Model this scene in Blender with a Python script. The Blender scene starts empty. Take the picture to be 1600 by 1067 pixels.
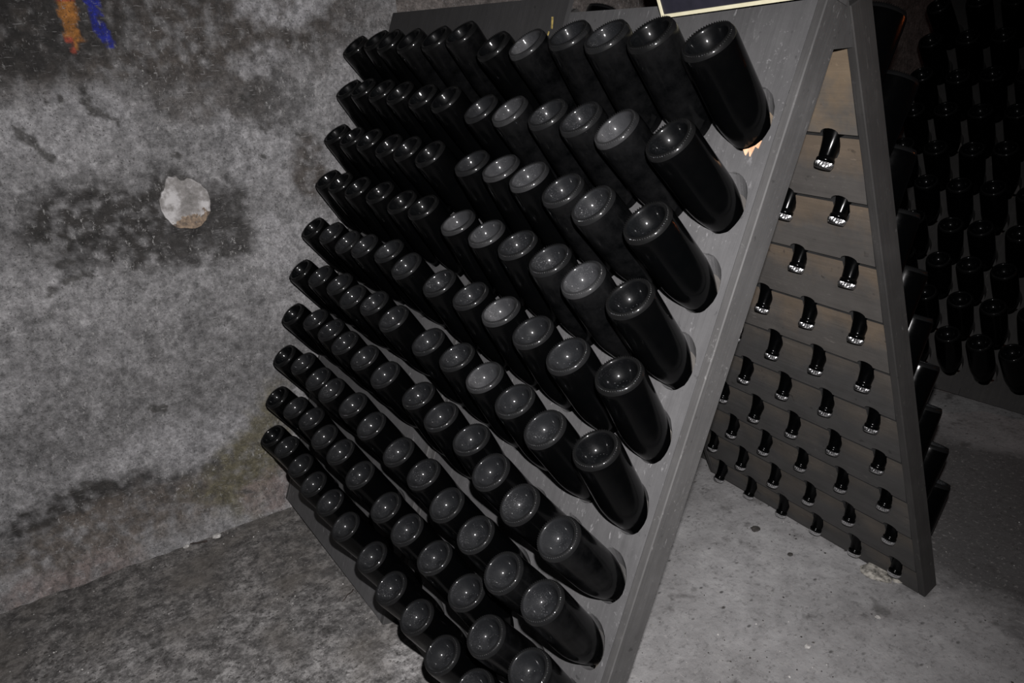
import bpy, bmesh, math, random
from mathutils import Vector, Matrix, noise
C = bpy.context.scene.collection
SC = bpy.context.scene
V = Vector

# ------------------------------------------------------------------ camera, world, flash, exposure
AZ = 1.65                                   # height of the racks' apex above the floor
cam_d = bpy.data.cameras.new('camera'); cam = bpy.data.objects.new('camera', cam_d); C.objects.link(cam)
cam_d.sensor_width = 36.0; cam_d.lens = 1192.83 / 1600 * 36; cam_d.clip_start = 0.02
CAM_R = V((-0.53158, -0.84504, -0.05765)); CAM_U = V((0.29889, -0.25083, 0.92073)); CAM_F = V((0.79252, -0.47221, -0.38591))
CAM_P = V((-1.07988, 1.19038, AZ - 0.11391))
m = Matrix((CAM_R, CAM_U, -CAM_F)).transposed().to_4x4(); m.translation = CAM_P
cam.matrix_world = m
SC.camera = cam
SC.view_settings.view_transform = 'Standard'; SC.view_settings.look = 'None'
SC.view_settings.gamma = 1.0; SC.view_settings.use_curve_mapping = False
SC.view_settings.exposure = 0.0
wd = bpy.data.worlds.new('world'); SC.world = wd; wd.use_nodes = True
wd.node_tree.nodes['Background'].inputs['Color'].default_value = (0.8, 0.85, 1.0, 1)
wd.node_tree.nodes['Background'].inputs['Strength'].default_value = 0.006
# the camera's own flash: a small head just above the lens, beam falling off to the edges
fl = bpy.data.lights.new('camera_flash', 'SPOT'); flo = bpy.data.objects.new('camera_flash', fl); C.objects.link(flo)
fl.energy = 282.0; fl.shadow_soft_size = 0.012; fl.spot_size = math.radians(107); fl.spot_blend = 1.0
fl.color = (1.0, 0.97, 0.97)
flo.location = CAM_P + CAM_U * 0.10 + CAM_R * 0.036 + CAM_F * 0.02
aim = CAM_F + CAM_R * (-150 / 1192.8) + CAM_U * (-190 / 1192.8)
flo.rotation_euler = aim.to_track_quat('-Z', 'Y').to_euler()

# a weak orange cellar lamp away to the right, behind the racks
ol_ = bpy.data.lights.new('cellar_lamp', 'POINT'); olo = bpy.data.objects.new('cellar_lamp', ol_); C.objects.link(olo)
ol_.energy = 2.8; ol_.color = (1.0, 0.22, 0.05); ol_.shadow_soft_size = 0.03; olo.location = (-1.18, -2.67, 1.48)

# ------------------------------------------------------------------ helpers
def link(name, me, mat=None, parent=None):
    o = bpy.data.objects.new(name, me); C.objects.link(o)
    if mat is not None and not me.materials: me.materials.append(mat)
    if parent is not None: o.parent = parent
    return o
def bm_mesh(bm, name, smooth=False):
    bmesh.ops.recalc_face_normals(bm, faces=bm.faces)
    me = bpy.data.meshes.new(name); bm.to_mesh(me); bm.free()
    if smooth:
        for p in me.polygons: p.use_smooth = True
    return me
def tag(o, label, cat, group=None):
    o['label'] = label; o['category'] = cat
    if group: o['group'] = group
    return o
def empty(name):
    o = bpy.data.objects.new(name, None); C.objects.link(o); o.empty_display_size = 0.05; return o

# ------------------------------------------------------------------ materials
class NT:
    def __init__(s, name, rough=0.8):
        s.m = bpy.data.materials.new(name); s.m.use_nodes = True
        s.t = s.m.node_tree; s.b = s.t.nodes['Principled BSDF']; s.b.inputs['Roughness'].default_value = rough
        s.tc = s.t.nodes.new('ShaderNodeTexCoord'); s.o = s.tc.outputs['Object']
    def n(s, typ, **kw):
        q = s.t.nodes.new(typ)
        for k, v in kw.items(): setattr(q, k, v)
        return q
    def l(s, a, b): s.t.links.new(a, b)
    def mapping(s, sc, src=None, loc=(0, 0, 0)):
        q = s.n('ShaderNodeMapping'); q.inputs['Scale'].default_value = sc; q.inputs['Location'].default_value = loc
        s.l(src or s.o, q.inputs['Vector']); return q.outputs[0]
    def noise(s, scale, detail=4, rough=0.6, vec=None, dist=0.0):
        q = s.n('ShaderNodeTexNoise'); q.inputs['Scale'].default_value = scale; q.inputs['Detail'].default_value = detail
        q.inputs['Roughness'].default_value = rough; q.inputs['Distortion'].default_value = dist
        s.l(vec or s.o, q.inputs['Vector']); return q.outputs['Fac']
    def ramp(s, f, pts):
        q = s.n('ShaderNodeValToRGB'); e = q.color_ramp.elements
        e[0].position, e[0].color = pts[0][0], col(pts[0][1]); e[1].position, e[1].color = pts[-1][0], col(pts[-1][1])
        for p, c in pts[1:-1]:
            x = e.new(p); x.color = col(c)
        s.l(f, q.inputs[0]); return q.outputs[0]
    def mix(s, f, a, b, mode='MIX'):
        q = s.n('ShaderNodeMix', data_type='RGBA', blend_type=mode)
        for inp, v in ((q.inputs[0], f), (q.inputs[6], a), (q.inputs[7], b)):
            if isinstance(v, (int, float)): inp.default_value = v
            elif isinstance(v, tuple): inp.default_value = col(v)
            else: s.l(v, inp)
        return q.outputs[2]
    def math(s, op, a, b=0.0, c=None):
        q = s.n('ShaderNodeMath', operation=op)
        for i, v in enumerate((a, b, c)):
            if v is None: continue
            if isinstance(v, (int, float)): q.inputs[i].default_value = v
            else: s.l(v, q.inputs[i])
        return q.outputs[0]
    def bump(s, h, dist=0.002, strength=0.6):
        q = s.n('ShaderNodeBump'); q.inputs['Distance'].default_value = dist; q.inputs['Strength'].default_value = strength
        s.l(h, q.inputs['Height']); s.l(q.outputs[0], s.b.inputs['Normal'])
    def base(s, c):
        if isinstance(c, tuple): s.b.inputs['Base Color'].default_value = col(c)
        else: s.l(c, s.b.inputs['Base Color'])
def col(c):
    if isinstance(c, (int, float)): return (c, c, c, 1)
    return tuple(c) + (1,) if len(c) == 3 else c

def wood(name, grain, dark, mid, light, dust=0.5):
    """weathered grey wood; grain = object axis the grain runs along"""
    k = NT(name, 0.75)
    sc = [26, 26, 26]; sc['xyz'.index(grain)] = 1.6
    info = k.n('ShaderNodeObjectInfo')
    comb = k.n('ShaderNodeVectorMath', operation='ADD'); k.l(k.o, comb.inputs[0])
    rv = k.n('ShaderNodeVectorMath', operation='SCALE'); rv.inputs[0].default_value = (7, 3, 5); k.l(info.outputs['Random'], rv.inputs['Scale'])
    k.l(rv.outputs[0], comb.inputs[1]); src = comb.outputs[0]
    g = k.noise(2.2, 6, 0.65, k.mapping(sc, src), 0.4)
    big = k.noise(5.0, 4, 0.6, src)
    c = k.ramp(k.math('ADD', k.math('MULTIPLY', g, 0.45), k.math('MULTIPLY', k.noise(11, 7, 0.68, src), 0.55)), [(0.30, dark), (0.5, mid), (0.70, light)])
    c = k.mix(k.ramp(big, [(0.3, 0.0), (0.7, 1.0)]), k.mix(0.45, c, dark), c)
    sp = k.noise(95, 3, 0.6, k.mapping([v / 26 * 1.0 if v > 2 else 0.35 for v in sc], src))
    fl_ = k.math('MULTIPLY', k.ramp(k.noise(130, 4, 0.7, src), [(0.60, 0.0), (0.68, 1.0)]), k.ramp(k.noise(8, 4, 0.6, src), [(0.50, 0.0), (0.66, dust * .6)]))
    c = k.mix(fl_, c, tuple(min(1, v * 2.2) for v in light))
    spm = k.math('MULTIPLY', k.ramp(sp, [(0.64, 0.0), (0.72, 1.0)]), k.ramp(k.noise(9, 3, 0.5, src), [(0.42, 0.0), (0.68, dust)]))
    c = k.mix(spm, c, tuple(min(1, v * 2.6) for v in light))
    kn = k.noise(42, 2, 0.5, src)
    c = k.mix(k.math('MULTIPLY', k.ramp(kn, [(0.70, 0.0), (0.76, 1.0)]), 0.6), c, tuple(v * .4 for v in dark))
    k.base(c); k.bump(g, 0.0015, 0.6)
    return k
M = {}
M['header'] = wood('dark_slate_grey_wood', 'z', (0.016, 0.0155, 0.016), (0.024, 0.0235, 0.024), (0.033, 0.032, 0.033), 0.2).m
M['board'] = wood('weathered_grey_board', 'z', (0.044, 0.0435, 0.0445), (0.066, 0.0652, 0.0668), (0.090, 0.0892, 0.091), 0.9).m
M['frame_shaded'] = wood('shaded_stile_wood', 'z', (0.016, 0.015, 0.0145), (0.025, 0.0237, 0.0228), (0.039, 0.037, 0.0355), 0.6).m  # darker copy of the frame wood; dimness at the right put into its colour
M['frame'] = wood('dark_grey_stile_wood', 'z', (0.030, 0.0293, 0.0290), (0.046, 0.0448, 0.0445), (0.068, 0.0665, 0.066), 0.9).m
# planks of the inner side: fresh brown wood above, grey dust gathered towards each lower lip
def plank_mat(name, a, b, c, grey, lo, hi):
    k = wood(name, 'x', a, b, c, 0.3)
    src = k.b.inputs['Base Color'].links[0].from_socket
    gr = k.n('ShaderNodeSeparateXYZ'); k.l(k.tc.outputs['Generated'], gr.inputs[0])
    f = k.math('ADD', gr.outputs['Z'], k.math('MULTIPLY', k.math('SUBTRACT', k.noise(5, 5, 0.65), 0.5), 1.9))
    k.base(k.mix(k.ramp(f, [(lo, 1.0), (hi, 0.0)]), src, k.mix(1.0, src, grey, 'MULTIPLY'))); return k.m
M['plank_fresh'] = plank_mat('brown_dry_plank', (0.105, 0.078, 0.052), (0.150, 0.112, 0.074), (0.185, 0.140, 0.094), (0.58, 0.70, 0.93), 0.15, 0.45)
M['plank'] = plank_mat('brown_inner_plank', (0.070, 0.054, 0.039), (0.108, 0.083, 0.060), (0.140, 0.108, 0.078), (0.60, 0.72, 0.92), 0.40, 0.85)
M['plank_low'] = plank_mat('dull_lower_plank', (0.042, 0.036, 0.030), (0.064, 0.055, 0.046), (0.088, 0.076, 0.064), (0.66, 0.74, 0.86), 0.45, 0.9)  # darker, duller tone for the lower inner planks
k = NT('fresh_split_wood', 0.8); k.base(k.ramp(k.noise(60), [(0.3, (0.42, 0.22, 0.12)), (0.7, (0.60, 0.38, 0.24))])); M['fresh'] = k.m
k = NT('yellow_mark', 0.6); k.base(k.ramp(k.noise(90), [(0.35, (0.12, 0.10, 0.04)), (0.6, (0.40, 0.30, 0.09))])); M['yellow'] = k.m
k = NT('painted_joint_shade', 0.95); k.base(k.ramp(k.noise(40), [(0.3, 0.004), (0.7, 0.012)])); M['joint_shade'] = k.m  # shadow lines between planks, painted as near-black edge faces

def glass(name, haze):
    k = NT(name, 0.16); k.b.inputs['IOR'].default_value = 1.5
    d = k.ramp(k.noise(16, 5, 0.65), [(0.35, 0.0), (0.75, 1.0)])
    k.base(k.mix(d, (0.0006, 0.0007, 0.0008), (haze, haze, haze * 1.05)))
    k.l(k.ramp(d, [(0.0, 0.13), (1.0, 0.30)]), k.b.inputs['Roughness']); k.b.inputs['Specular IOR Level'].default_value = 0.15
    return k.m
M['glass_clean'] = glass('black_green_glass', 0.0009)
M['glass_hazy'] = glass('black_glass_with_dust_film', 0.0048)
def punt_mat(name, film, dust, speck, spv):
    """dark glass under a thin dust film; more dust has settled on the lower side of the bowl (local +x)"""
    k = NT(name, 0.5)
    info = k.n('ShaderNodeObjectInfo'); a = k.n('ShaderNodeVectorMath', operation='ADD'); r = k.n('ShaderNodeVectorMath', operation='SCALE')
    r.inputs[0].default_value = (3, 5, 7); k.l(info.outputs['Random'], r.inputs['Scale']); k.l(k.o, a.inputs[0]); k.l(r.outputs[0], a.inputs[1]); src = a.outputs[0]
    xyz = k.n('ShaderNodeSeparateXYZ'); k.l(k.o, xyz.inputs[0])
    low = k.n('ShaderNodeMapRange'); low.inputs['From Min'].default_value = -0.012; low.inputs['From Max'].default_value = 0.034; k.l(xyz.outputs['X'], low.inputs['Value'])
    n1 = k.ramp(k.noise(40, 5, 0.7, src), [(0.3, 0.35), (0.7, 1.0)])
    rad = k.n('ShaderNodeVectorMath', operation='LENGTH'); xy = k.n('ShaderNodeVectorMath', operation='MULTIPLY'); xy.inputs[1].default_value = (1, 1, 0); k.l(k.o, xy.inputs[0]); k.l(xy.outputs[0], rad.inputs[0])
    inb = k.n('ShaderNodeMapRange'); inb.inputs['From Min'].default_value = 0.0375; inb.inputs['From Max'].default_value = 0.0345; inb.inputs['To Min'].default_value = 0.0; k.l(rad.outputs['Value'], inb.inputs['Value'])
    w = k.math('MULTIPLY', k.math('ADD', k.math('MULTIPLY', low.outputs[0], 0.9), 0.12), n1)
    w = k.math('MULTIPLY', w, k.math('MULTIPLY_ADD', inb.outputs[0], 0.8, 0.2))
    c = k.mix(w, k.mix(inb.outputs[0], tuple(v * 0.25 + .0035 for v in film), film), dust)
    amt = k.math('MULTIPLY_ADD', info.outputs['Random'], speck, 0.15)
    s = k.math('MULTIPLY', k.ramp(k.noise(520, 2, 0.5, src), [(0.60, 0.0), (0.68, 1.0)]), k.math('MULTIPLY', k.ramp(k.noise(38, 3, 0.6, src), [(0.45, 0.08), (0.62, 1.0)]), k.math('MULTIPLY', k.math('MULTIPLY', amt, inb.outputs[0]), k.math('MULTIPLY_ADD', low.outputs[0], 0.8, 0.2))))
    c = k.mix(s, c, spv); k.base(c)
    k.b.inputs['Coat Weight'].default_value = 0.30; k.b.inputs['Coat Roughness'].default_value = 0.09; k.b.inputs['Specular IOR Level'].default_value = 0.06
    k.l(k.ramp(k.noise(60, 4, 0.6, src), [(0.3, 0.35), (0.7, 0.55)]), k.b.inputs['Roughness'])
    return k.m
M['punt_clean'] = punt_mat('clean_punt', (0.0012, 0.0013, 0.0015), (0.0035, 0.004, 0.0045), 0.3, (0.06, 0.06, 0.065))
M['punt_dusty'] = punt_mat('dusty_punt', (0.0062, 0.0066, 0.0074), (0.0185, 0.019, 0.020), 1.0, (0.17, 0.17, 0.175))
M['punt_frosty'] = punt_mat('frosted_punt', (0.016, 0.0165, 0.018), (0.070, 0.070, 0.072), 1.0, (0.32, 0.32, 0.325))
k = NT('steel_crown', 0.28); k.b.inputs['Metallic'].default_value = 1.0; k.base((0.72, 0.72, 0.73)); M['steel'] = k.m
k = NT('crown_top', 0.45); k.b.inputs['Metallic'].default_value = 0.3; k.base(k.ramp(k.noise(50), [(0.3, (0.03, 0.03, 0.032)), (0.7, (0.07, 0.07, 0.075))])); M['crown_top'] = k.m

# ------------------------------------------------------------------ the setting
WX = 1.435; WK = (1.435 + 1.08) / (1.345 + 1.08)   # plane of the end wall
rnd = random.Random(5)
# wear of the plaster: (y, z, ry, rz, strength, kind)
def fbm(p, o=4): return noise.fractal(p, 1.0, 2.0, o)
BLOBS = [(0.80, 1.585, 0.62, 0.20, 1.0, 'brown'), (1.10, 1.63, 0.22, 0.16, 1.0, 'dark'), (0.72, 1.36, 0.17, 0.085, 0.75, 'brown'),
         (0.99, 1.065, 0.26, 0.15, 1.0, 'dark'), (0.80, 0.985, 0.14, 0.09, 0.9, 'dark'), (0.73, 1.08, 0.07, 0.08, 0.9, 'dark'),
         (0.46, 1.16, 0.065, 0.11, 1.0, 'brown'), (0.50, 1.50, 0.07, 0.06, 0.8, 'brown'), (0.55, 1.36, 0.09, 0.07, 0.6, 'dark'),
         (1.33, 0.26, 0.24, 0.07, 1.0, 'dark'), (1.05, 0.22, 0.20, 0.055, 0.8, 'dark'), (1.25, 0.13, 0.40, 0.11, 0.85, 'warm'),
         (0.86, 0.17, 0.17, 0.14, 1.0, 'moss'), (0.74, 0.27, 0.08, 0.20, 0.9, 'moss'), (0.72, 0.06, 0.14, 0.06, 0.8, 'pink'), (1.45, 0.02, 0.2, 0.05, 0.8, 'pink'),
         (1.20, 0.50, 0.3, 0.12, 0.35, 'dark'), (0.83, 0.62, 0.22, 0.22, 0.30, 'dark'), (0.62, 0.52, 0.12, 0.12, 0.28, 'dark'),
         (0.45, 1.62, 0.12, 0.09, 1.0, 'pale'), (0.55, 1.45, 0.10, 0.05, 0.7, 'pale'), (1.10, 1.33, 0.22, 0.08, 0.45, 'pale'), (1.0, 0.36, 0.20, 0.06, 0.5, 'pale'),
         (0.60, 1.22, 0.12, 0.08, 0.4, 'pale'), (0.60, 0.93, 0.06, 0.12, 0.5, 'pale')]
KC = {'dark': (0.024, 0.0222, 0.021), 'brown': (0.054, 0.0475, 0.043), 'warm': (0.082, 0.068, 0.057), 'moss': (0.092, 0.083, 0.054), 'pink': (0.150, 0.120, 0.112), 'pale': (0.27, 0.267, 0.275)}
STREAK = [((1.204, 1.355), (1.146, 1.265), .013), ((1.03, 1.405), (1.022, 1.375), .013), ((1.022, 1.375), (0.985, 1.365), .011), ((0.985, 1.365), (0.962, 1.335), .006),
          ((1.085, 1.425), (1.083, 1.415), .011), ((1.03, 1.44), (1.028, 1.43), .009), ((1.12, 1.41), (1.12, 1.405), .008), ((1.23, 1.47), (1.20, 1.465), .016),
          ((0.838, 1.238), (0.832, 1.236), .013), ((0.872, 1.170), (0.838, 1.178), .007), ((0.838, 1.178), (0.820, 1.158), .008), ((0.62, 1.372), (0.615, 1.368), .014), ((0.585, 1.285), (0.58, 1.28), .012), ((0.592, 1.20), (0.588, 1.195), .010),
          ((0.565, 1.29), (0.545, 1.292), .006), ((1.20, 0.98), (1.17, 0.985), .012), ((1.19, 0.935), (1.13, 0.94), .013), ((1.25, 0.91), (1.23, 0.915), .012),
          ((1.06, 0.49), (1.04, 0.48), .015), ((0.48, 1.265), (0.44, 1.235), .006), ((0.49, 1.29), (0.48, 1.265), .004), ((1.30, 0.30), (1.28, 0.30), .012), ((0.87, 0.10), (0.83, 0.085), .006)]
def seg_d(p, a, b):
    ax, ay = a; bx, by = b; dx, dy = bx - ax, by - ay
    t = max(0, min(1, ((p[0] - ax) * dx + (p[1] - ay) * dy) / (dx * dx + dy * dy + 1e-9)))
    return math.hypot(p[0] - ax - dx * t, p[1] - ay - dy * t)
ORANGE = [(1.013, 1.66), (1.018, 1.565), (1.022, 1.53)]; BLUE = [(0.957, 1.68), (0.957, 1.60), (0.935, 1.54)]
def wall_colour(y, z):
    y = 1.190 + (y - 1.190) / WK; z = 1.536 + (z - 1.536) / WK
    q = V((y * 3.1, z * 3.1, 0.3))
    wy = y + 0.07 * fbm(q * 1.3 + V((5, 0, 0))) + 0.022 * fbm(q * 6); wz = z + 0.06 * fbm(q * 1.3 + V((0, 9, 2))) + 0.022 * fbm(q * 6 + V((3, 3, 3)))
    g = 0.178 * (1 + 0.22 * max(0, min(1, (y - 0.95) / 0.2)) * max(0, min(1, (z - 0.75) / 0.3))) * (1 + 0.20 * fbm(q * 1.1) + 0.26 * fbm(q * 5, 6))
    c = V((g, g * 0.985, g * 1.0))
    for (by, bz, ry, rz, st, kd) in BLOBS:
        d = math.hypot((wy - by) / ry, (wz - bz) / rz)
        if d < 1.3:
            w = st * max(0, min(1, (1.18 - d) / 0.42)) * max(0.12, min(1, 0.82 + 0.95 * fbm(q * 11 + V((by * 7, 0, 0)), 5)))
            c = c.lerp(V(KC[kd]), w)
    p2 = (y + 0.012 * fbm(q * 14), z + 0.012 * fbm(q * 14 + V((4, 4, 4))))
    for a, b, r in STREAK:
        if abs(y - a[0]) < 0.15 and abs(z - a[1]) < 0.2:
            d = seg_d(p2, a, b)
            if d < r: c = c.lerp(V((0.045, 0.043, 0.041)), min(1, (r - d) / 0.004) * 0.85)
    if z > 1.5 and y > 0.9:
        d = min(seg_d(p2, ORANGE[i], ORANGE[i + 1]) for i in (0, 1)); r = 0.020 if z > 1.55 else 0.011
        if d < r and z > 1.505:
            c = c.lerp(V((0.30, 0.055, 0.030)) if (z < 1.565 and y > 1.018) or z > 1.65 else V((0.33, 0.135, 0.028)), min(1, (r - d) / 0.005) * 0.9)
        d = min(seg_d(p2, BLUE[i], BLUE[i + 1]) for i in (0, 1)); r = 0.0135 if z > 1.57 else 0.009
        if d < r: c = c.lerp(V((0.012, 0.018, 0.20)), min(1, (r - d) / 0.003))
    return c
def plaster_mat(name):
    k = NT(name, 0.85)
    at = k.n('ShaderNodeVertexColor', layer_name='wear')
    fine = k.noise(30, 10, 0.78); vf = k.noise(150, 4, 0.7)
    c = k.mix(1.0, at.outputs['Color'], k.ramp(fine, [(0.30, 0.48), (0.50, 1.0), (0.70, 1.5)]), 'MULTIPLY')
    mp = k.n('ShaderNodeMapping'); mp.inputs['Rotation'].default_value = (math.radians(35), 0, 0); mp.inputs['Scale'].default_value = (1, 1.0, 9.0); k.l(k.o, mp.inputs['Vector'])
    c = k.mix(1.0, c, k.ramp(k.noise(7.5, 12, 0.8), [(0.40, 0.74), (0.48, 0.97), (0.54, 1.02), (0.64, 1.22)]), 'MULTIPLY')
    scr = k.noise(14, 6, 0.75, mp.outputs[0])
    c = k.mix(1.0, c, k.ramp(scr, [(0.30, 0.88), (0.5, 1.0), (0.72, 1.14)]), 'MULTIPLY')
    c = k.mix(k.ramp(k.noise(32, 3, 0.6, mp.outputs[0]), [(0.635, 0.0), (0.69, 0.5)]), c, (0.30, 0.296, 0.298))
    c = k.mix(1.0, c, k.ramp(k.noise(70, 9, 0.85), [(0.34, 0.55), (0.5, 1.0), (0.66, 1.5)]), 'MULTIPLY')
    c = k.mix(k.ramp(vf, [(0.585, 0.0), (0.64, 0.75)]), c, (0.03, 0.028, 0.027))
    c = k.mix(k.math('MULTIPLY', k.ramp(k.noise(95, 5, 0.75, k.mapping((1, 1, 0.6))), [(0.585, 0.0), (0.64, 0.7)]), k.ramp(k.noise(6, 5, 0.7), [(0.42, 0.15), (0.6, 1.0)])), c, (0.36, 0.355, 0.35))
    k.base(c); k.bump(k.noise(60, 8, 0.75), 0.006, 0.8)
    return k.m
M['plaster'] = plaster_mat('stained_plaster')
def wall_mesh(name, y0, y1, z0, z1, step, x, relief=0.006, brown=False):
    ny = max(1, round((y1 - y0) / step)); nz = max(1, round((z1 - z0) / step))
    vs, fs, cs = [], [], []
    for j in range(nz + 1):
        for i in range(ny + 1):
            y = y0 + (y1 - y0) * i / ny; z = z0 + (z1 - z0) * j / nz
            vs.append((x - relief * fbm(V((y * 2.5, z * 2.5, 1.7)), 3) - 0.0018 * fbm(V((y * 22, z * 22, 4.0)), 3) + (-0.09 * max(0, (0.05 - z) / 0.13) ** 1.6 - 0.012 * fbm(V((y * 9, z * 9, 8)), 4) * max(0, min(1, (0.12 - z) / 0.15))), y, z))
            c = wall_colour(y, z)
            if brown: c = c.lerp(V((0.115, 0.098, 0.088)), 0.8) * (1 + 0.3 * fbm(V((y * 14, z * 14, 0)), 4))
            cs += [c.x, c.y, c.z, 1.0]
    for j in range(nz):
        for i in range(ny):
            a = j * (ny + 1) + i; fs.append((a, a + ny + 1, a + ny + 2, a + 1))
    me = bpy.data.meshes.new(name); me.from_pydata(vs, [], fs)
    ca = me.color_attributes.new('wear', 'FLOAT_COLOR', 'POINT'); ca.data.foreach_set('color', cs)
    for p in me.polygons: p.use_smooth = True
    return me
def struct(o): o['kind'] = 'structure'; return o
wall_end = struct(link('wall_end', wall_mesh('wall_end', 0.057, 1.80, -0.08, 1.78, 0.0068, WX), M['plaster']))
struct(link('wall_end', wall_mesh('wall_end_b', -4.4, 0.06, -0.08, 1.78, 0.03, WX + 0.035, brown=True), M['plaster']))
struct(link('wall_end', wall_mesh('wall_end_c', 1.795, 3.0, -0.08, 1.78, 0.05, WX), M['plaster']))
struct(link('wall_end', wall_mesh('wall_end_d', -4.4, 3.0, 1.775, 2.6, 0.08, WX + 0.01), M['plaster']))
# the broken end of the plaster coat, a narrow return
bm = bmesh.new(); bmesh.ops.create_cube(bm, size=1)
for v in bm.verts: v.co = V((WX + 0.022 + v.co.x * 0.04, 0.0555 + v.co.y * 0.006, 0.88 + v.co.z * 1.80))
me = bm_mesh(bm, 'trim_plaster')
k = NT('plaster_edge', 0.9); k.base(k.ramp(k.noise(25, 5), [(0.3, 0.13), (0.7, 0.27)])); struct(link('trim_1', me, k.m))

# floor
k = NT('worn_concrete_floor', 0.85)
p0 = k.noise(1.6, 5, 0.6, None, 0.6); p1 = k.noise(14, 8, 0.72); p2 = k.noise(70, 5, 0.7)
c = k.ramp(p1, [(0.28, (0.21, 0.207, 0.208)), (0.50, (0.31, 0.306, 0.308)), (0.72, (0.40, 0.396, 0.397))])
c = k.mix(k.ramp(p0, [(0.40, 0.55), (0.60, 0.0)]), c, (0.13, 0.126, 0.124))
rough = k.n('ShaderNodeSeparateXYZ'); k.l(k.o, rough.inputs[0])
# rougher, grittier ground on the left of the racks
side = k.ramp(k.math('ADD', rough.outputs['Y'], k.math('MULTIPLY', k.math('SUBTRACT', k.noise(3, 4), 0.5), 0.5)), [(0.25, 0.0), (0.55, 1.0)])
c = k.mix(side, c, k.mix(1.0, c, k.ramp(k.noise(24, 9, 0.8), [(0.36, (0.16, 0.155, 0.15)), (0.5, (0.62, 0.61, 0.60)), (0.62, (1.45, 1.44, 1.42))]), 'MULTIPLY'))
far = k.n('ShaderNodeMapRange'); far.inputs['From Min'].default_value = 0.55; far.inputs['From Max'].default_value = 1.15
k.l(k.math('ADD', rough.outputs['X'], k.math('MULTIPLY', k.math('SUBTRACT', k.noise(5, 5, 0.65), 0.5), 0.9)), far.inputs['Value'])
c = k.mix(k.math('MULTIPLY', far.outputs[0], side), c, k.mix(1.0, c, (0.60, 0.585, 0.57), 'MULTIPLY'))
right_zone = k.math('ADD', rough.outputs['Y'], k.math('MULTIPLY', k.math('SUBTRACT', k.noise(3.5, 6, 0.65), 0.5), 0.55))  # darker floor zone to the right of the near rack, with a ragged border
dm = k.n('ShaderNodeMapRange'); dm.inputs['From Min'].default_value = -0.62; dm.inputs['From Max'].default_value = -0.80; k.l(right_zone, dm.inputs['Value'])
d2 = k.n('ShaderNodeMapRange'); d2.inputs['From Min'].default_value = -1.62; d2.inputs['From Max'].default_value = -1.48; k.l(right_zone, d2.inputs['Value'])
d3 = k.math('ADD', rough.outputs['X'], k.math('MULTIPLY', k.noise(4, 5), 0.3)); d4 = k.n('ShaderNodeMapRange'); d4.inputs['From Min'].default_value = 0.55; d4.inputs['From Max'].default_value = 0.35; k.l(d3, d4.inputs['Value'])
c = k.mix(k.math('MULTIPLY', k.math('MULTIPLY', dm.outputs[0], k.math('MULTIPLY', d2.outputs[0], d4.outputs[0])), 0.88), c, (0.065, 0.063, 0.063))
pit = k.ramp(k.noise(75, 6, 0.8, k.mapping((1.0, 0.7, 1))), [(0.40, 1.0), (0.455, 0.0)])
c = k.mix(k.math('MULTIPLY', pit, k.math('MULTIPLY_ADD', side, 0.55, 0.38)), c, (0.035, 0.033, 0.032))
c = k.mix(k.ramp(k.noise(85, 6, 0.8), [(0.575, 0.0), (0.63, 0.6)]), c, (0.34, 0.33, 0.32))
c = k.mix(k.math('MULTIPLY', k.ramp(k.noise(6, 4, 0.6), [(0.5, 0.0), (0.7, 0.6)]), side), c, (0.10, 0.088, 0.075))
vo = k.n('ShaderNodeTexVoronoi'); vo.inputs['Scale'].default_value = 26; vo.inputs['Randomness'].default_value = 1; k.l(k.mapping((1, 0.6, 1)), vo.inputs['Vector'])
c = k.mix(k.math('MULTIPLY', k.ramp(vo.outputs['Distance'], [(0.06, 1.0), (0.14, 0.0)]), k.ramp(k.noise(4, 3), [(0.40, 0.15), (0.58, 0.9)])), c, (0.03, 0.028, 0.027))
c = k.mix(k.math('MULTIPLY', k.ramp(k.noise(9, 4, 0.6, k.mapping((1, 1, 1), None, (3, 1, 0))), [(0.60, 0.0), (0.68, 0.6)]), 1.0), c, (0.05, 0.047, 0.045))
k.base(c); k.bump(k.noise(45, 8, 0.72), 0.005, 0.6)
M['floor'] = k.m
def floor_drop(x):
    t = max(0, min(1, (x - 0.1) / 1.3)); return 0.050 * t * t * (3 - 2 * t)
def floor_mesh():
    step = 0.03; x0, x1, y0, y1 = -1.6, 1.52, -4.4, 3.0
    nx, ny = round((x1 - x0) / step), round((y1 - y0) / step); vs, fs = [], []
    for j in range(ny + 1):
        for i in range(nx + 1):
            x = x0 + step * i; y = y0 + step * j
            vs.append((x, y, 0.004 * min(0, fbm(V((x * 3, y * 3, 0)), 4)) - 0.002 - floor_drop(x)))
    for j in range(ny):
        for i in range(nx):
            a = j * (nx + 1) + i; fs.append((a, a + 1, a + nx + 2, a + nx + 1))
    me = bpy.data.meshes.new('floor'); me.from_pydata(vs, [], fs)
    for p in me.polygons: p.use_smooth = True
    return me
floor = struct(link('floor', floor_mesh(), M['floor']))
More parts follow.
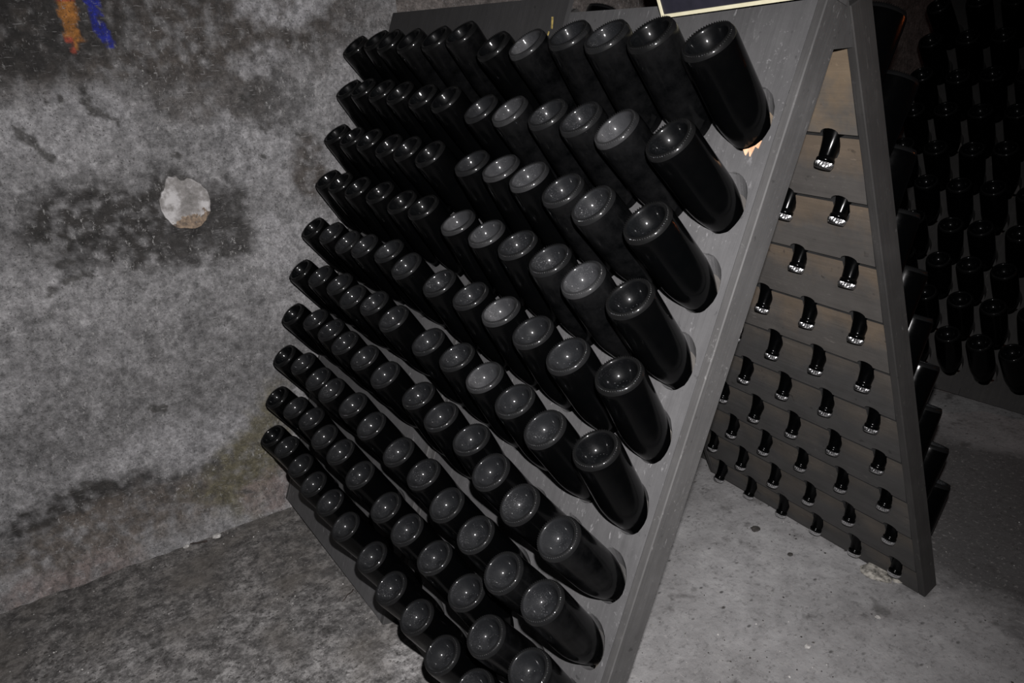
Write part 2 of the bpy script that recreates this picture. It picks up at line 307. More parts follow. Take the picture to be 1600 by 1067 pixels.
# pale repair patch in the plaster: an irregular disc with a chipped rim
def lump(name, outline, y, z, thick, mat, parent):
    bm = bmesh.new(); n = len(outline); rings = []
    for f, dx in ((1.0, 0.004), (0.98, -thick * .7), (0.88, -thick), (0.55, -thick * 1.15), (0.2, -thick * 1.1)):
        rings.append([bm.verts.new((WX + dx + 0.0012 * noise.noise(V((a * 40, b * 40, f * 9))), y + a * f, z + b * f)) for a, b in outline])
    cv = bm.verts.new((WX - thick * 1.1, y, z))
    for r0, r1 in zip(rings, rings[1:]):
        for i in range(n): bm.faces.new((r0[i], r0[(i + 1) % n], r1[(i + 1) % n], r1[i]))
    for i in range(n): bm.faces.new((rings[-1][i], rings[-1][(i + 1) % n], cv))
    return link(name, bm_mesh(bm, name, False), mat, parent)
ol = []
for i in range(44):
    a = 2 * math.pi * i / 44; r = 0.071 * (1 + 0.06 * noise.noise(V((math.cos(a) * 2, math.sin(a) * 2, 0))) + 0.06 * noise.noise(V((math.cos(a) * 7, math.sin(a) * 7, 3))))
    yy, zz = r * math.cos(a), r * 1.08 * math.sin(a)
    if 0.95 < a < 1.5: zz += 0.016
    if 1.2 < a < 1.75: zz -= 0.008
    ol.append((yy, zz))
k = NT('pale_repair_plaster', 0.85)
sp = k.n('ShaderNodeSeparateXYZ'); k.l(k.o, sp.inputs[0])
f = k.math('ADD', sp.outputs['Z'], k.math('MULTIPLY', k.math('SUBTRACT', k.noise(24, 6, 0.7), 0.5), 0.16))
c = k.ramp(k.noise(22, 6, 0.65), [(0.36, (0.12, 0.114, 0.108)), (0.5, (0.21, 0.20, 0.195)), (0.63, (0.42, 0.41, 0.41))])
c = k.mix(k.math('LESS_THAN', f, 1.038), c, k.ramp(k.noise(70, 4), [(0.36, (0.085, 0.066, 0.052)), (0.62, (0.27, 0.20, 0.14))]))
k.base(c); k.bump(k.noise(60, 5), 0.003, 0.5)
pp = lump('plaster_patch', [(a * WK, b * WK) for a, b in ol], 0.825, 1.080, 0.006, k.m, wall_end); pp['label'] = 'pale round repair patch with chipped brown rim'

# ------------------------------------------------------------------ riddling racks
PITCH = 0.1291; ROWP = 0.14658; T1 = 0.33953; HALF = 0.4035; NOUT, NMID, NIN = 0.012, -0.012, -0.041
TTOP = 0.115
def row_t(r): return T1 + ROWP * r
def col_s(c): return -2.5 * PITCH + PITCH * c
def boxm(bm, s0, s1, n0, n1, t0, t1):
    vs = [bm.verts.new((s, n, -t)) for s in (s0, s1) for n in (n0, n1) for t in (t0, t1)]
    for f in ((0, 1, 3, 2), (4, 6, 7, 5), (0, 4, 5, 1), (2, 3, 7, 6), (0, 2, 6, 4), (1, 5, 7, 3)): bm.faces.new([vs[i] for i in f])
def cell(bm, s0, s1, t0, t1, cs, ct, rs, rt, slope, seed, rag=0.0):
    """rectangle with a slanting elliptical hole, between n=NOUT and n=NMID"""
    K = 28; ang = sorted([2 * math.pi * i / K for i in range(K)] + [math.atan2(b - ct, a - cs) % (2 * math.pi) for a in (s0, s1) for b in (t0, t1)])
    out, ho, hi, inn = [], [], [], []
    for a in ang:
        ca, sa = math.cos(a), math.sin(a)
        k = min(((s1 - cs) / ca if ca > 1e-9 else (s0 - cs) / ca if ca < -1e-9 else 9), ((t1 - ct) / sa if sa > 1e-9 else (t0 - ct) / sa if sa < -1e-9 else 9))
        j = 1 + 0.025 * noise.noise(V((ca * 2.5, sa * 2.5, seed))) + rag * noise.noise(V((ca * 9, sa * 9, seed + 7)))
        p, q = cs + ca * k, ct + sa * k
        e, f = cs + ca * rs * j, ct + sa * rt * j
        sh = slope * (NOUT - NMID)
        out.append(bm.verts.new((p, NOUT, -q))); ho.append(bm.verts.new((e, NOUT, -f)))
        hi.append(bm.verts.new((cs + ca * rs * .80, NMID, -(ct + sh + sa * rt * .74)))); inn.append(bm.verts.new((p, NMID, -q)))
    n = len(ang)
    for i in range(n):
        j = (i + 1) % n
        for A, B in ((out, ho), (ho, hi), (hi, inn)): bm.faces.new((A[i], A[j], B[j], B[i]))
def outer_plank(c0, t_end, slope, seed, lo, hi):
    bm = bmesh.new()
    for c in (c0, c0 + 1):
        for r in range(10):
            s0 = lo if c == c0 else col_s(c) - PITCH / 2; s1 = hi if c != c0 else col_s(c) + PITCH / 2
            t0 = row_t(r) - ROWP / 2; t1 = t0 + ROWP
            cell(bm, s0, s1, t0, t1, col_s(c) - 0.003, row_t(r) - slope * NOUT - 0.012, 0.0450, 0.0550, slope, c * 17 + r + seed, 0.05 if (c, r) == (0, 0) else 0.012)
    a = row_t(0) - ROWP / 2; b = row_t(9) + ROWP / 2
    boxm(bm, lo, hi, NMID, NOUT, TTOP, a); boxm(bm, lo, hi, NMID, NOUT, b, t_end)
    bmesh.ops.remove_doubles(bm, verts=bm.verts, dist=1e-5)
    return bm_mesh(bm, 'outer_plank')
def inner_plank(k, slope, t_end):
    """one lap board of the inner side: its lower lip stands proud of the next one, notched for the necks"""
    ntop, nbot = -0.0365, -0.0400
    def seam(r): return row_t(r) + slope * 0.034 - 0.022 - 0.0012 * r * (slope > 0.9)
    ta = TTOP + .002 if k == 0 else seam(k - 1) + 0.0095; tb = t_end - .004 if k == 10 else seam(k)
    bm = bmesh.new(); W = HALF - 0.020; pts = []
    def notch(r0, up, rev):
        L = []
        for c in range(6):
            for i in range(9):
                a = math.pi * i / 8; L.append((col_s(c) - math.cos(a) * r0, up * math.sin(a)))
        return L[::-1] if rev else L
    rng = random.Random(k)
    top = [(-W, ta)] + ([(s, ta + d) for s, d in notch(0.0192, 0.046, False)] if k > 0 else []) + [(W, ta)]
    bot = [(W, tb)] + ([(s, tb - d) for s, d in notch(0.0198, 0.0105, True)] if k < 10 else []) + [(-W, tb)]
    pts = top + bot
    def nn(t): return ntop + (nbot - ntop) * (t - ta) / (tb - ta)
    A = [bm.verts.new((s, NMID - .0005, -t)) for s, t in pts]; B = [bm.verts.new((s, nn(t), -(t + 0.001 * noise.noise(V((s * 12, k, 0)))))) for s, t in pts]
    bm.faces.new(A); bm.faces.new(B)
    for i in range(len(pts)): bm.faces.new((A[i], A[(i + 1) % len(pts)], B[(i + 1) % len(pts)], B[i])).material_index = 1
    me = bm_mesh(bm, 'inner_plank'); me.materials.append(M['plank_fresh' if k == 0 else 'plank' if k < 5 else 'plank_low']); me.materials.append(M['joint_shade']); return me
def frame_mesh(t_end):
    bm = bmesh.new()
    for sg in (-1, 1):
        a, b = sorted((sg * HALF, sg * (HALF - 0.0185))); boxm(bm, a, b, NIN - .001, NOUT + 0.0015, TTOP, t_end)
    bmesh.ops.bevel(bm, geom=list(bm.edges), offset=0.002, segments=1, affect='EDGES')
    boxm(bm, -HALF + .0195, HALF - .0195, NIN, NMID - .001, t_end - .003, t_end - .0005)
    return bm_mesh(bm, 'panel_frame')
def panel_matrix(al, right):
    ca, sa = math.cos(al), math.sin(al)
    m = Matrix(((1, 0, 0, 0), (0, ca, -sa, 0), (0, sa, ca, AZ), (0, 0, 0, 1)))
    return (Matrix.Rotation(math.pi, 4, 'Z') if right else Matrix.Identity(4)) @ m
def rack(x, y, yaw, al, lift, label, slopes, drop=0.0, board='board'):
    root = empty('riddling_rack'); root.location = (x, y, 0); root.rotation_euler = (0, 0, yaw)
    tag(root, label, 'rack', 'wooden riddling racks')
    t_end = (AZ + lift + drop + NIN * math.sin(al)) / math.cos(al) + 0.002
    fms = (frame_mesh(t_end), frame_mesh(t_end)); panels = []
    E = HALF - 0.0186
    for side in (0, 1):
        fr = link('panel_frame', fms[side], M['frame_shaded' if side else 'frame'], root); fr.matrix_local = Matrix.Translation((0, 0, lift)) @ panel_matrix(al, side == 1)
        for i, c0 in enumerate((0, 2, 4)):
            lo = -E if c0 == 0 else col_s(c0) - PITCH / 2 + 0.0006; hi = E if c0 == 4 else col_s(c0 + 1) + PITCH / 2 - 0.0006
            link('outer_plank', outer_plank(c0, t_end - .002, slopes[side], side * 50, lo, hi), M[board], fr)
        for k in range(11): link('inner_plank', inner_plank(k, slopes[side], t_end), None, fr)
        panels.append(fr)
    # wedge-shaped spacer blocks under the apex at both ends
    ca, sa = math.cos(al), math.sin(al)
    for sg in (-1, 1):
        bm = bmesh.new(); tri = []
        for s in (sg * (HALF - 0.004), sg * (HALF - 0.034)):
            row = []
            for zz in (-0.109, -0.187):
                yy = max(0.0005, (NIN - zz * sa) / ca - .001); row += [bm.verts.new((s, yy, AZ + lift + zz)), bm.verts.new((s, -yy, AZ + lift + zz))]
            tri.append(row)
        a, b = tri
        for f in ((a[0], a[1], a[3], a[2]), (b[0], b[1], b[3], b[2]), (a[0], a[1], b[1], b[0]), (a[2], a[3], b[3], b[2]), (a[0], a[2], b[2], b[0]), (a[1], a[3], b[3], b[1])): bm.faces.new(f)
        link('spacer_block', bm_mesh(bm, 'spacer_block'), M['frame'], root)
    return root, panels
B0, B1, BR0, BR1 = 0.9581, 0.1273, 1.1481, 0.0164
S_L, S_R = math.tan(1.0218 - 0.3724), math.tan(1.1563 - 0.3724)
rack1, pan1 = rack(0.18125, 0.0, 0.0, 0.37239, 0.0, 'near grey A-frame riddling rack in the middle, nearest the camera', (S_L, S_R))
rack2, pan2 = rack(0.69404 + 0.32275 * math.cos(0.0439), -0.01632 + 0.32275 * math.sin(0.0439), 0.0439, 0.39112, 0.0089, 'far A-frame riddling rack standing close to the stained wall', (S_L, S_L), 0.03)
rack3, pan3 = rack(0.89003 - 0.32275 * math.cos(0.12382), -2.3454 - 0.32275 * math.sin(0.12382), 0.12382, 0.35454, 0.0135, 'unlit riddling rack in the dark at the right edge', (S_L, S_L), 0.0, 'frame_shaded')
bm = bmesh.new(); boxm(bm, -0.556, 0.345, 0.041, 0.053, 0.104, 0.205); link('header_board', bm_mesh(bm, 'header_board'), M['header'], pan2[0])
for s_ in (-0.36, 0.0, 0.31):
    bm = bmesh.new(); boxm(bm, s_ - .02, s_ + .02, NOUT + .0005, 0.041, 0.125, 0.19); link('cleat', bm_mesh(bm, 'cleat'), M['frame'], pan2[0])
# torn fresh wood under the topmost near bottle, and nail holes on the near stile
def chip(bm, pts, n0, n1):
    A = [bm.verts.new((s, n1 - 0.001 * (i % 2), -t)) for i, (s, t) in enumerate(pts)]; B = [bm.verts.new((s, n0, -t)) for s, t in pts]
    bm.faces.new(A); bm.faces.new(B)
    for i in range(len(pts)): bm.faces.new((A[i], A[(i + 1) % len(pts)], B[(i + 1) % len(pts)], B[i]))
for pts in ([(-0.330, 0.371), (-0.343, 0.367), (-0.338, 0.380)], [(-0.341, 0.368), (-0.353, 0.361), (-0.348, 0.381)], [(-0.352, 0.363), (-0.362, 0.352), (-0.360, 0.366)]):
    bm = bmesh.new(); chip(bm, pts, NOUT - .003, NOUT + .0025); link('splinter', bm_mesh(bm, 'splinter'), M['fresh'], pan1[0])
for pts in ([(-0.505, 0.150), (-0.512, 0.150), (-0.520, 0.178), (-0.513, 0.177)], [(-0.507, 0.183), (-0.512, 0.184), (-0.508, 0.200), (-0.503, 0.199)]):
    bm = bmesh.new(); chip(bm, pts, 0.0525, 0.0540); link('yellow_mark', bm_mesh(bm, 'yellow_mark'), M['yellow'], pan2[0])

# ------------------------------------------------------------------ bottles
def lathe(bm, prof, seg, close=False):
    rings = []
    for r, z in prof:
        rings.append([bm.verts.new((0, 0, z))] if r < 1e-6 else [bm.verts.new((r * math.cos(2 * math.pi * i / seg), r * math.sin(2 * math.pi * i / seg), z)) for i in range(seg)])
    for a, b in zip(rings, rings[1:]):
        for i in range(seg):
            j = (i + 1) % seg
            if len(a) == 1: bm.faces.new((a[0], b[i], b[j]))
            elif len(b) == 1: bm.faces.new((a[i], a[j], b[0]))
            else: bm.faces.new((a[i], a[j], b[j], b[i]))
BODY = [(0.0456, 0.0095), (0.0460, 0.0135), (0.0463, 0.020), (0.0463, 0.075), (0.0463, 0.124), (0.0460, 0.138), (0.0449, 0.152),
        (0.0428, 0.166), (0.0398, 0.180), (0.0360, 0.194), (0.0318, 0.207), (0.0276, 0.219), (0.0238, 0.230), (0.0207, 0.241), (0.0183, 0.252), (0.0166, 0.264), (0.0157, 0.275), (0.0155, 0.279),
        (0.0172, 0.2805), (0.0176, 0.2835), (0.0172, 0.2865), (0.0152, 0.2875), (0.0148, 0.296), (0.0, 0.297)]
PUNT = [(0.0456, 0.0095), (0.0450, 0.0066), (0.0438, 0.0038), (0.0421, 0.0017), (0.0400, 0.0004), (0.0380, 0.0), (0.0362, 0.0006), (0.0345, 0.0026), (0.0332, 0.0060), (0.0315, 0.0115), (0.0288, 0.0180), (0.0250, 0.0244),
        (0.0204, 0.0294), (0.0158, 0.0326), (0.0118, 0.0338), (0.0080, 0.0334), (0.0042, 0.0320), (0.0, 0.0312)]
bm = bmesh.new(); lathe(bm, BODY, 44); body_me = bm_mesh(bm, 'glass_body', True)
bm = bmesh.new(); lathe(bm, PUNT, 44); 
for i in range(58):                                                 # knurled ring just outside the standing edge
    a = 2 * math.pi * i / 58; ca, sa = math.cos(a), math.sin(a); P = lambda r, z, w: bm.verts.new((r * ca - w * sa, r * sa + w * ca, z))
    o = [P(.0392, .0004, 0), P(.0412, .0010, .0015), P(.0434, .0032, 0), P(.0412, .0010, -.0015)]; t = P(.0418, -.0013, 0)
    for q in range(4): bm.faces.new((o[q], o[(q + 1) % 4], t))
for i in range(7):                                                  # small raised mould marks round the tip
    a = 0.6 + i * 0.52; ca, sa = math.cos(a), math.sin(a); P = lambda r, z, w: bm.verts.new((r * ca - w * sa, r * sa + w * ca, z))
    o = [P(.0115, .0340, -.0007), P(.0158, .0328, -.0007), P(.0158, .0328, .0007), P(.0115, .0340, .0007)]; t = [P(.0122, .0324, 0), P(.0152, .0314, 0)]
    for f in ((o[0], o[1], t[1], t[0]), (o[2], o[3], t[0], t[1]), (o[1], o[2], t[1]), (o[3], o[0], t[0])): bm.faces.new(f)
punt_me = bm_mesh(bm, 'punt', True)
bm = bmesh.new(); T = 42; rings = []
for r, z, f in ((0.0178, 0.2885, 0.0010), (0.0176, 0.2905, 0.0011), (0.0168, 0.2945, 0.0004), (0.0160, 0.2975, 0.0), (0.0145, 0.2988, 0.0)):
    rings.append([bm.verts.new(((r + f * (1 if i % 2 else -1)) * math.cos(2 * math.pi * i / T), (r + f * (1 if i % 2 else -1)) * math.sin(2 * math.pi * i / T), z)) for i in range(T)])
for a, b in zip(rings, rings[1:]):
    for i in range(T): bm.faces.new((a[i], a[(i + 1) % T], b[(i + 1) % T], b[i]))
cap_me = bm_mesh(bm, 'crown_cap')
bm = bmesh.new(); lathe(bm, [(0.0146, 0.2987), (0.010, 0.2994), (0.0, 0.2996)], 32); top_me = bm_mesh(bm, 'cap_disc', True)
cap_me.materials.append(M['steel']); top_me.materials.append(M['crown_top'])
BM, PM = {}, {}
for kk in ('clean', 'hazy'): BM[kk] = body_me.copy(); BM[kk].materials.append(M['glass_' + kk])
for kk in ('clean', 'dusty', 'frosty'): PM[kk] = punt_me.copy(); PM[kk].materials.append(M['punt_' + kk])
LT = 0.2996; LB = 0.20489; CIN = 0.09405
brng = random.Random(11)
def bottle(rackobj, al, lift, c, r, w, side, glassk, puntk, label, group):
    t = row_t(r); sa, ca = math.sin(al), math.cos(al)
    if side == 'L':
        be = B0 + B1 * r / 9; o = V((col_s(c), t * sa, AZ + lift - t * ca)); d = V((0, math.cos(be), math.sin(be))); ev = V((0, -math.sin(be), math.cos(be)))
        b = o + d * (LB + w[0] / 1000) + V((w[1] / 1000, 0, 0)) + ev * (w[2] / 1000); ax = (o - b).normalized()
    else:
        be = BR0 + BR1 * r / 9; o = V((col_s(c), -t * sa, AZ + lift - t * ca)); d = V((0, -math.cos(be), math.sin(be))); ev = V((0, math.sin(be), math.cos(be)))
        kp = o - d * (CIN - w[0] / 1000) + V((w[1] / 1000, 0, 0)) + ev * (w[2] / 1000); ax = (kp - o).normalized(); b = kp - ax * LT
    root = empty('champagne_bottle'); root.empty_display_size = 0.02
    xx = V((0, 0, -1)); xx = (xx - ax * xx.dot(ax)).normalized(); yy = ax.cross(xx)
    rot = Matrix((xx, yy, ax)).transposed().to_4x4() @ Matrix.Rotation(brng.uniform(-0.5, 0.5), 4, 'Z')
    base = Matrix.Translation(rackobj.location) @ rackobj.rotation_euler.to_matrix().to_4x4()
    root.matrix_world = base @ Matrix.Translation(b) @ rot
    tag(root, label, 'bottle', group)
    link('glass_body', BM[glassk], None, root); link('punt', PM[puntk], None, root)
    cp = link('crown_cap', cap_me, None, root); link('cap_disc', top_me, None, cp)
    return root
W1L = [[(-8,0,-2),(5,0,1),(2,-2,4),(1,-6,12),(-5,2,-6),(-4,4,-12)],[(-10,14,-20),(0,15,-20),(1,3,-7),(-5,-1,2),(-1,2,-5),(-4,1,-5)],[(-3,7,-17),(11,11,-20),(6,1,0),(10,-2,10),(6,-5,19),(3,-5,17)],[(3,1,-2),(6,1,-2),(4,-4,13),(3,-5,20),(3,-6,20),(5,-4,20)],[(-6,-6,18),(-4,-1,4),(-2,-3,13),(2,-4,20),(3,-3,19),(10,-1,9)],[(-1,-5,20),(-1,0,-3),(-4,-2,11),(-2,-3,17),(0,-3,20),(3,-1,11)],[(-3,2,-20),(-2,2,-20),(-3,0,-8),(-7,-3,20),(0,-1,15),(1,-2,20)],[(4,1,-6),(-6,-1,-20),(-4,-1,-6),(-2,0,-5),(5,0,7),(9,1,2)],[(-8,-2,2),(-4,-2,-19),(-12,-2,9),(3,1,6),(10,1,0),(4,0,-4)],[(0,0,0),(0,0,0),(-1,-1,-11),(4,0,-6),(6,0,-14),(11,1,-6)]]
W1R = [[(-6,1,1),(0,0,0),(0,0,0),(0,0,0),(0,0,0),(0,0,0)],[(12,2,2),(0,0,0),(0,0,0),(0,0,0),(0,0,0),(0,0,0)],[(3,-2,-1),(7,0,0),(0,0,0),(0,0,0),(0,0,0),(0,0,0)],[(-1,-3,-2),(-4,-3,-3),(-3,-1,-1),(0,0,0),(0,0,0),(0,0,0)],[(-1,-1,0),(-4,-2,-1),(-8,0,0),(0,0,0),(0,0,0),(0,0,0)],[(8,-1,-1),(0,-3,-2),(-5,0,0),(-7,2,2),(0,0,0),(0,0,0)],[(9,1,0),(1,-2,-1),(-5,0,0),(-12,1,1),(0,0,0),(0,0,0)],[(10,0,-1),(0,-3,-2),(1,1,0),(-7,2,2),(-7,1,2),(0,0,0)],[(15,2,1),(4,-5,-3),(0,0,0),(-7,0,0),(-8,1,1),(0,0,0)],[(14,1,0),(5,-3,-2),(3,2,1),(-6,0,0),(-7,4,3),(-9,5,5)]]
W2L = [[(7,0,2),(0,1,-2),(1,3,-9),(1,2,-7),(-8,-4,10),(-14,2,-8)],[(-1,3,-8),(-2,1,-4),(1,1,-2),(-1,-1,5),(-1,-2,7),(-12,-3,9)],[(9,3,-8),(8,2,-5),(0,0,-1),(4,-1,4),(-1,-1,3),(-4,-1,6)],[(5,-2,10),(-2,-3,10),(5,-2,13),(8,0,4),(6,0,3),(-6,-2,7)],[(5,1,-3),(7,-2,15),(6,1,-1),(-7,1,-7),(-5,0,-3),(-6,2,-15)],[(8,1,-1),(11,0,8),(4,1,-6),(0,-1,9),(2,0,-2),(4,3,-20)],[(-7,-1,0),(-2,-1,4),(3,0,4),(-3,-1,12),(-5,-1,12),(-2,1,-20)],[(-3,0,-3),(2,0,6),(8,1,-3),(-6,0,-2),(0,0,3),(-2,0,-19)],[(-2,0,-1),(8,1,5),(0,0,3),(-2,0,14),(-8,-1,2),(-6,-1,-17)],[(-1,-1,-12),(-1,0,-2),(-4,-1,-4),(-7,-1,3),(-2,0,8),(-11,-1,-4)]]
W3L = [[(-6,20,-14),(0,0,0),(0,0,0),(0,0,0),(0,0,0),(0,0,0)],[(-3,12,-8),(2,-1,1),(8,-1,2),(0,0,0),(0,0,0),(0,0,0)],[(2,6,-4),(-9,-3,1),(5,-3,2),(0,0,0),(0,0,0),(0,0,0)],[(0,0,0),(9,-1,2),(7,-1,2),(13,-2,3),(0,0,0),(0,0,0)],[(0,0,0),(-3,-2,1),(-1,-11,7),(16,-4,5),(0,0,0),(0,0,0)],[(0,0,0),(1,-6,5),(3,-5,4),(9,-2,3),(0,0,0),(0,0,0)],[(0,0,0),(0,0,0),(-16,-13,5),(-5,1,-1),(-5,-5,1),(0,0,0)],[(0,0,0),(0,0,0),(-12,-9,4),(-5,1,-2),(-6,5,-4),(0,0,0)],[(0,0,0),(0,0,0),(0,0,0),(-2,-5,3),(-1,2,-1),(0,0,0)],[(0,0,0),(0,0,0),(0,0,0),(1,-1,1),(2,9,-5),(-2,20,-11)]]
ORD = ['first', 'second', 'third', 'fourth', 'fifth', 'sixth', 'seventh', 'eighth', 'ninth', 'tenth']
def nth(i, far, n=6):
    return far if i == 0 else ORD[i] + ' from ' + far.split()[-1]
def ROW(r): return 'top row' if r == 0 else ('bottom row' if r == 9 else ORD[r] + ' row down')
FROSTY = {(0, 4), (1, 4), (2, 4), (2, 3), (1, 1), (3, 1), (3, 5), (3, 4), (4, 3), (5, 3)}
CLEAN = {(0, 0), (0, 1), (1, 0), (2, 0), (3, 0), (0, 5), (4, 0), (5, 0)}
HAZY = {(0, 1), (0, 2), (0, 3), (0, 4), (1, 1), (1, 2), (1, 3), (1, 4), (2, 1), (2, 2), (6, 0), (7, 0), (7, 1), (8, 0), (8, 1), (9, 0), (9, 1), (3, 1), (3, 2)}
LOOK = {'clean': 'shiny black', 'dusty': 'dusty-based dark', 'frosty': 'frosty-based dark'}
for r in range(10):
    for c in range(6):
        pk = 'frosty' if (r, c) in FROSTY else 'clean' if (r, c) in CLEAN else 'dusty'
        bottle(rack1, 0.37239, 0.0, c, r, W1L[r][c], 'L', 'hazy' if (r, c) in HAZY else 'clean', pk,
               f"{LOOK[pk]} bottle on near rack's left face, {ROW(r)}, {'at right edge' if c == 0 else ORD[c] + ' from right edge'}", "bottles on the near rack's left face")
        bottle(rack1, 0.37239, 0.0, c, r, W1R[r][c], 'R', 'clean', 'dusty',
               f"steel-capped bottle neck inside near rack, {ROW(r)}, {'beside right post' if c == 0 else ORD[c] + ' from right post'}", "bottles through the near rack's right panel")
        bottle(rack2, 0.39112, 0.0089, c, r, W2L[r][c], 'L', 'hazy' if r == 0 and c < 3 else 'clean', 'clean' if r < 4 or c == 5 else 'dusty',
               f"black bottle on far rack by wall, {ROW(r)}, {'leftmost' if c == 5 else ORD[5 - c] + ' from left'}", 'bottles on the far rack by the wall')
        bottle(rack3, 0.35454, 0.0135, 5 - c, r, W3L[r][c], 'L', 'clean', 'clean',
               f"black bottle on dark right-hand rack, {ROW(r)}, {'leftmost' if c == 0 else ORD[c] + ' from left'}", 'bottles on the dark right-hand rack')
bottle(rack2, 0.39112, 0.0089, 0, 0, (22, -4, 0), 'R', 'clean', 'dusty', "dark bottle end peeking over the top edge between the two racks", "bottles on the far rack's right face")

# ------------------------------------------------------------------ sign above the near rack
sg = empty('notice_board'); sg.location = (-0.083, 0.0855, AZ - 0.1125)
sg.rotation_euler = (math.radians(-20), math.radians(3.2), 0)
tag(sg, 'black notice board with cream border tilted above the near rack', 'sign')
def bx(bm, a, b):
    vs = [bm.verts.new((x, y, z)) for x in (a[0], b[0]) for y in (a[1], b[1]) for z in (a[2], b[2])]
    for f in ((0, 1, 3, 2), (4, 6, 7, 5), (0, 4, 5, 1), (2, 3, 7, 6), (0, 2, 6, 4), (1, 5, 7, 3)): bm.faces.new([vs[i] for i in f])
k = NT('black_sign_panel', 0.55); k.base(k.ramp(k.noise(30), [(0.3, (0.012, 0.012, 0.019)), (0.7, (0.020, 0.019, 0.030))]))
bm = bmesh.new(); bx(bm, (-0.205, -0.004, 0.005), (0.205, 0.001, 0.292)); link('sign_panel', bm_mesh(bm, 'sign_panel'), k.m, sg)
k = NT('cream_border', 0.5); k.base(k.ramp(k.noise(40), [(0.3, (0.62, 0.58, 0.40)), (0.7, (0.72, 0.68, 0.50))]))
for a, b in (((-0.21, -0.005, 0), (0.21, 0.003, 0.0065)), ((-0.21, -0.005, 0.2905), (0.21, 0.003, 0.297)), ((0.2035, -0.005, 0.0065), (0.21, 0.003, 0.2905)), ((-0.21, -0.005, 0.0065), (-0.2035, 0.003, 0.2905))):
    bm = bmesh.new(); bx(bm, a, b); link('border_strip', bm_mesh(bm, 'border_strip'), k.m, sg)
bm = bmesh.new(); bx(bm, (-0.06, -0.03, 0.02), (0.06, -0.0045, 0.06)); link('mounting_cleat', bm_mesh(bm, 'mounting_cleat'), M['frame'], sg)

# ------------------------------------------------------------------ small debris on the floor
def flake(name, x, y, size, mat, seed, thick=0.35, lift=0.0):
    bm = bmesh.new(); bmesh.ops.create_icosphere(bm, subdivisions=2, radius=size)
    for v in bm.verts:
        q = v.co * (6 / size) * 0.3 + V((seed * 3.1, 0, 0)); v.co *= 1 + 0.55 * noise.noise(q); v.co.z *= thick
    lo = min(v.co.z for v in bm.verts)
    o = link(name, bm_mesh(bm, name), mat); o.location = (x, y, -0.003 - floor_drop(x) - lo * 0.8 + lift); o.rotation_euler = (0, 0, seed * 1.7); return o
def stick(name, x, y, length, rad, ang, mat, seed):
    bm = bmesh.new(); rings = []
    for i in range(7):
        t = i / 6; r = rad * (1 - 0.5 * t); p = V(((t - .5) * length, length * 0.08 * noise.noise(V((t * 3, seed, 0))), rad + 0.004 * t))
        rings.append([bm.verts.new(p + V((0, r * math.cos(a), r * math.sin(a)))) for a in (0, 1.26, 2.51, 3.77, 5.03)])
    for a, b in zip(rings, rings[1:]):
        for i in range(5): bm.faces.new((a[i], a[(i + 1) % 5], b[(i + 1) % 5], b[i]))
    bm.faces.new(rings[0][::-1]); bm.faces.new(rings[-1])
    o = link(name, bm_mesh(bm, name, True), mat); o.location = (x, y, -0.003 - floor_drop(x)); o.rotation_euler = (0, 0, ang); return o
k = NT('pale_crumpled_scrap', 0.9); k.base(k.ramp(k.noise(60, 5), [(0.35, (0.06, 0.057, 0.05)), (0.6, (0.40, 0.38, 0.34))])); M['scrap'] = k.m
k = NT('white_chip', 0.9); k.base(k.ramp(k.noise(90), [(0.3, (0.30, 0.29, 0.28)), (0.7, (0.55, 0.54, 0.52))])); M['chip'] = k.m
k = NT('dark_twig', 0.9); k.base(k.ramp(k.noise(80), [(0.3, (0.012, 0.010, 0.009)), (0.7, (0.045, 0.032, 0.026))])); M['twig'] = k.m
k = NT('dark_crumb', 0.9); k.base(k.ramp(k.noise(80), [(0.3, (0.020, 0.018, 0.017)), (0.7, (0.055, 0.050, 0.046))])); M['crumb'] = k.m
tag(flake('paper_scrap', -0.085, -0.585, 0.042, M['scrap'], 3, 0.22), "crumpled pale scrap under the lowest caps of the near rack's right panel", 'scrap')
tag(flake('paper_scrap', -0.135, -0.612, 0.024, M['scrap'], 5, 0.25), "smaller pale scrap beside the near rack's right foot", 'scrap')
tag(stick('twig', 0.775, 0.715, 0.06, 0.0025, 2.2, M['twig'], 1), 'thin dark reddish twig on floor beside the bottom bottles', 'twig')
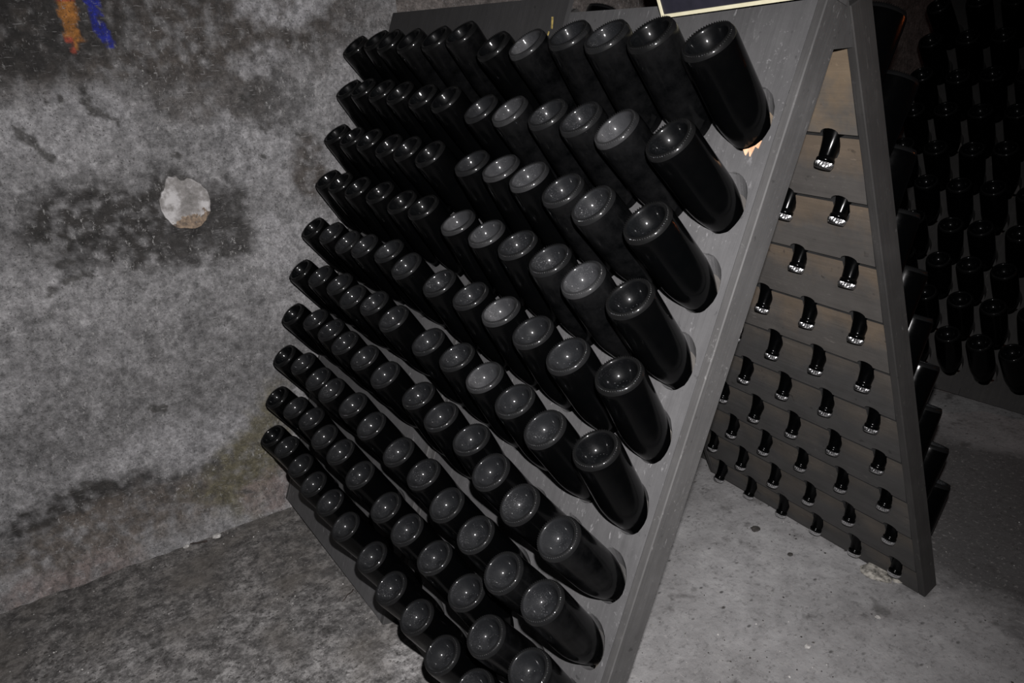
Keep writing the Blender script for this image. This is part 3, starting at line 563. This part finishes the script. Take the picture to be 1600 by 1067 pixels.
tag(stick('twig', 1.36, 1.035, 0.055, 0.004, 1.3, M['twig'], 2), 'short dark stick lying at the foot of the stained wall', 'twig')
tag(flake('plaster_chip', 1.365, 1.075, 0.010, M['chip'], 7, 0.5), 'small white chip at wall foot left of the short stick', 'chip')
tag(flake('plaster_chip', 1.36, 0.975, 0.013, M['chip'], 9, 0.5), 'small white chip at wall foot right of the short stick', 'chip')
DEB = [(0.261, -0.467, 0.013, 'crumb', 'dark brown crumb on the floor inside the near rack'), (0.113, -0.454, 0.008, 'crumb', 'small dark crumb on the floor between the rack panels'),
       (-0.155, -0.194, 0.008, 'chip', 'tiny pale chip on the floor right of the near board edge'), (-0.195, -0.430, 0.007, 'chip', "tiny pale chip in front of the near rack's right foot")]
for x, y, sz, mk, lb in DEB: tag(flake('crumb' if mk == 'crumb' else 'plaster_chip', x, y, sz, M[mk], x * 7 + 2, 0.5), lb, 'debris')
grng = random.Random(3)
for mk, n, seed in (('crumb', 3200, 1), ('chip', 900, 2)):
    vs, fs = [], []
    for i in range(n):
        if grng.random() < 0.68: x, y = grng.uniform(0.25, 1.38), grng.uniform(0.35, 1.75)
        else: x, y = grng.uniform(-0.75, 0.75), grng.uniform(-1.2, 0.3)
        r = grng.choice((0.0012, 0.0018, 0.0025, 0.004)) * grng.uniform(0.7, 1.2) * (0.8 if mk == 'chip' else 1); z = -0.003 - floor_drop(x); b = len(vs); a0 = grng.uniform(0, 6.28)
        for q in range(5): vs.append((x + r * grng.uniform(.7, 1.5) * math.cos(a0 + q * 1.257), y + r * grng.uniform(.7, 1.5) * math.sin(a0 + q * 1.257), z - 0.001))
        vs.append((x, y, z + r * 0.8))
        for q in range(5): fs.append((b + q, b + (q + 1) % 5, b + 5))
    me = bpy.data.meshes.new('floor_grit'); me.from_pydata(vs, [], fs); o = link('floor_grit', me, M[mk]); o['kind'] = 'stuff'
    tag(o, 'fine dark grit scattered over the concrete floor' if mk == 'crumb' else 'fine pale grit scattered over the concrete floor', 'grit')
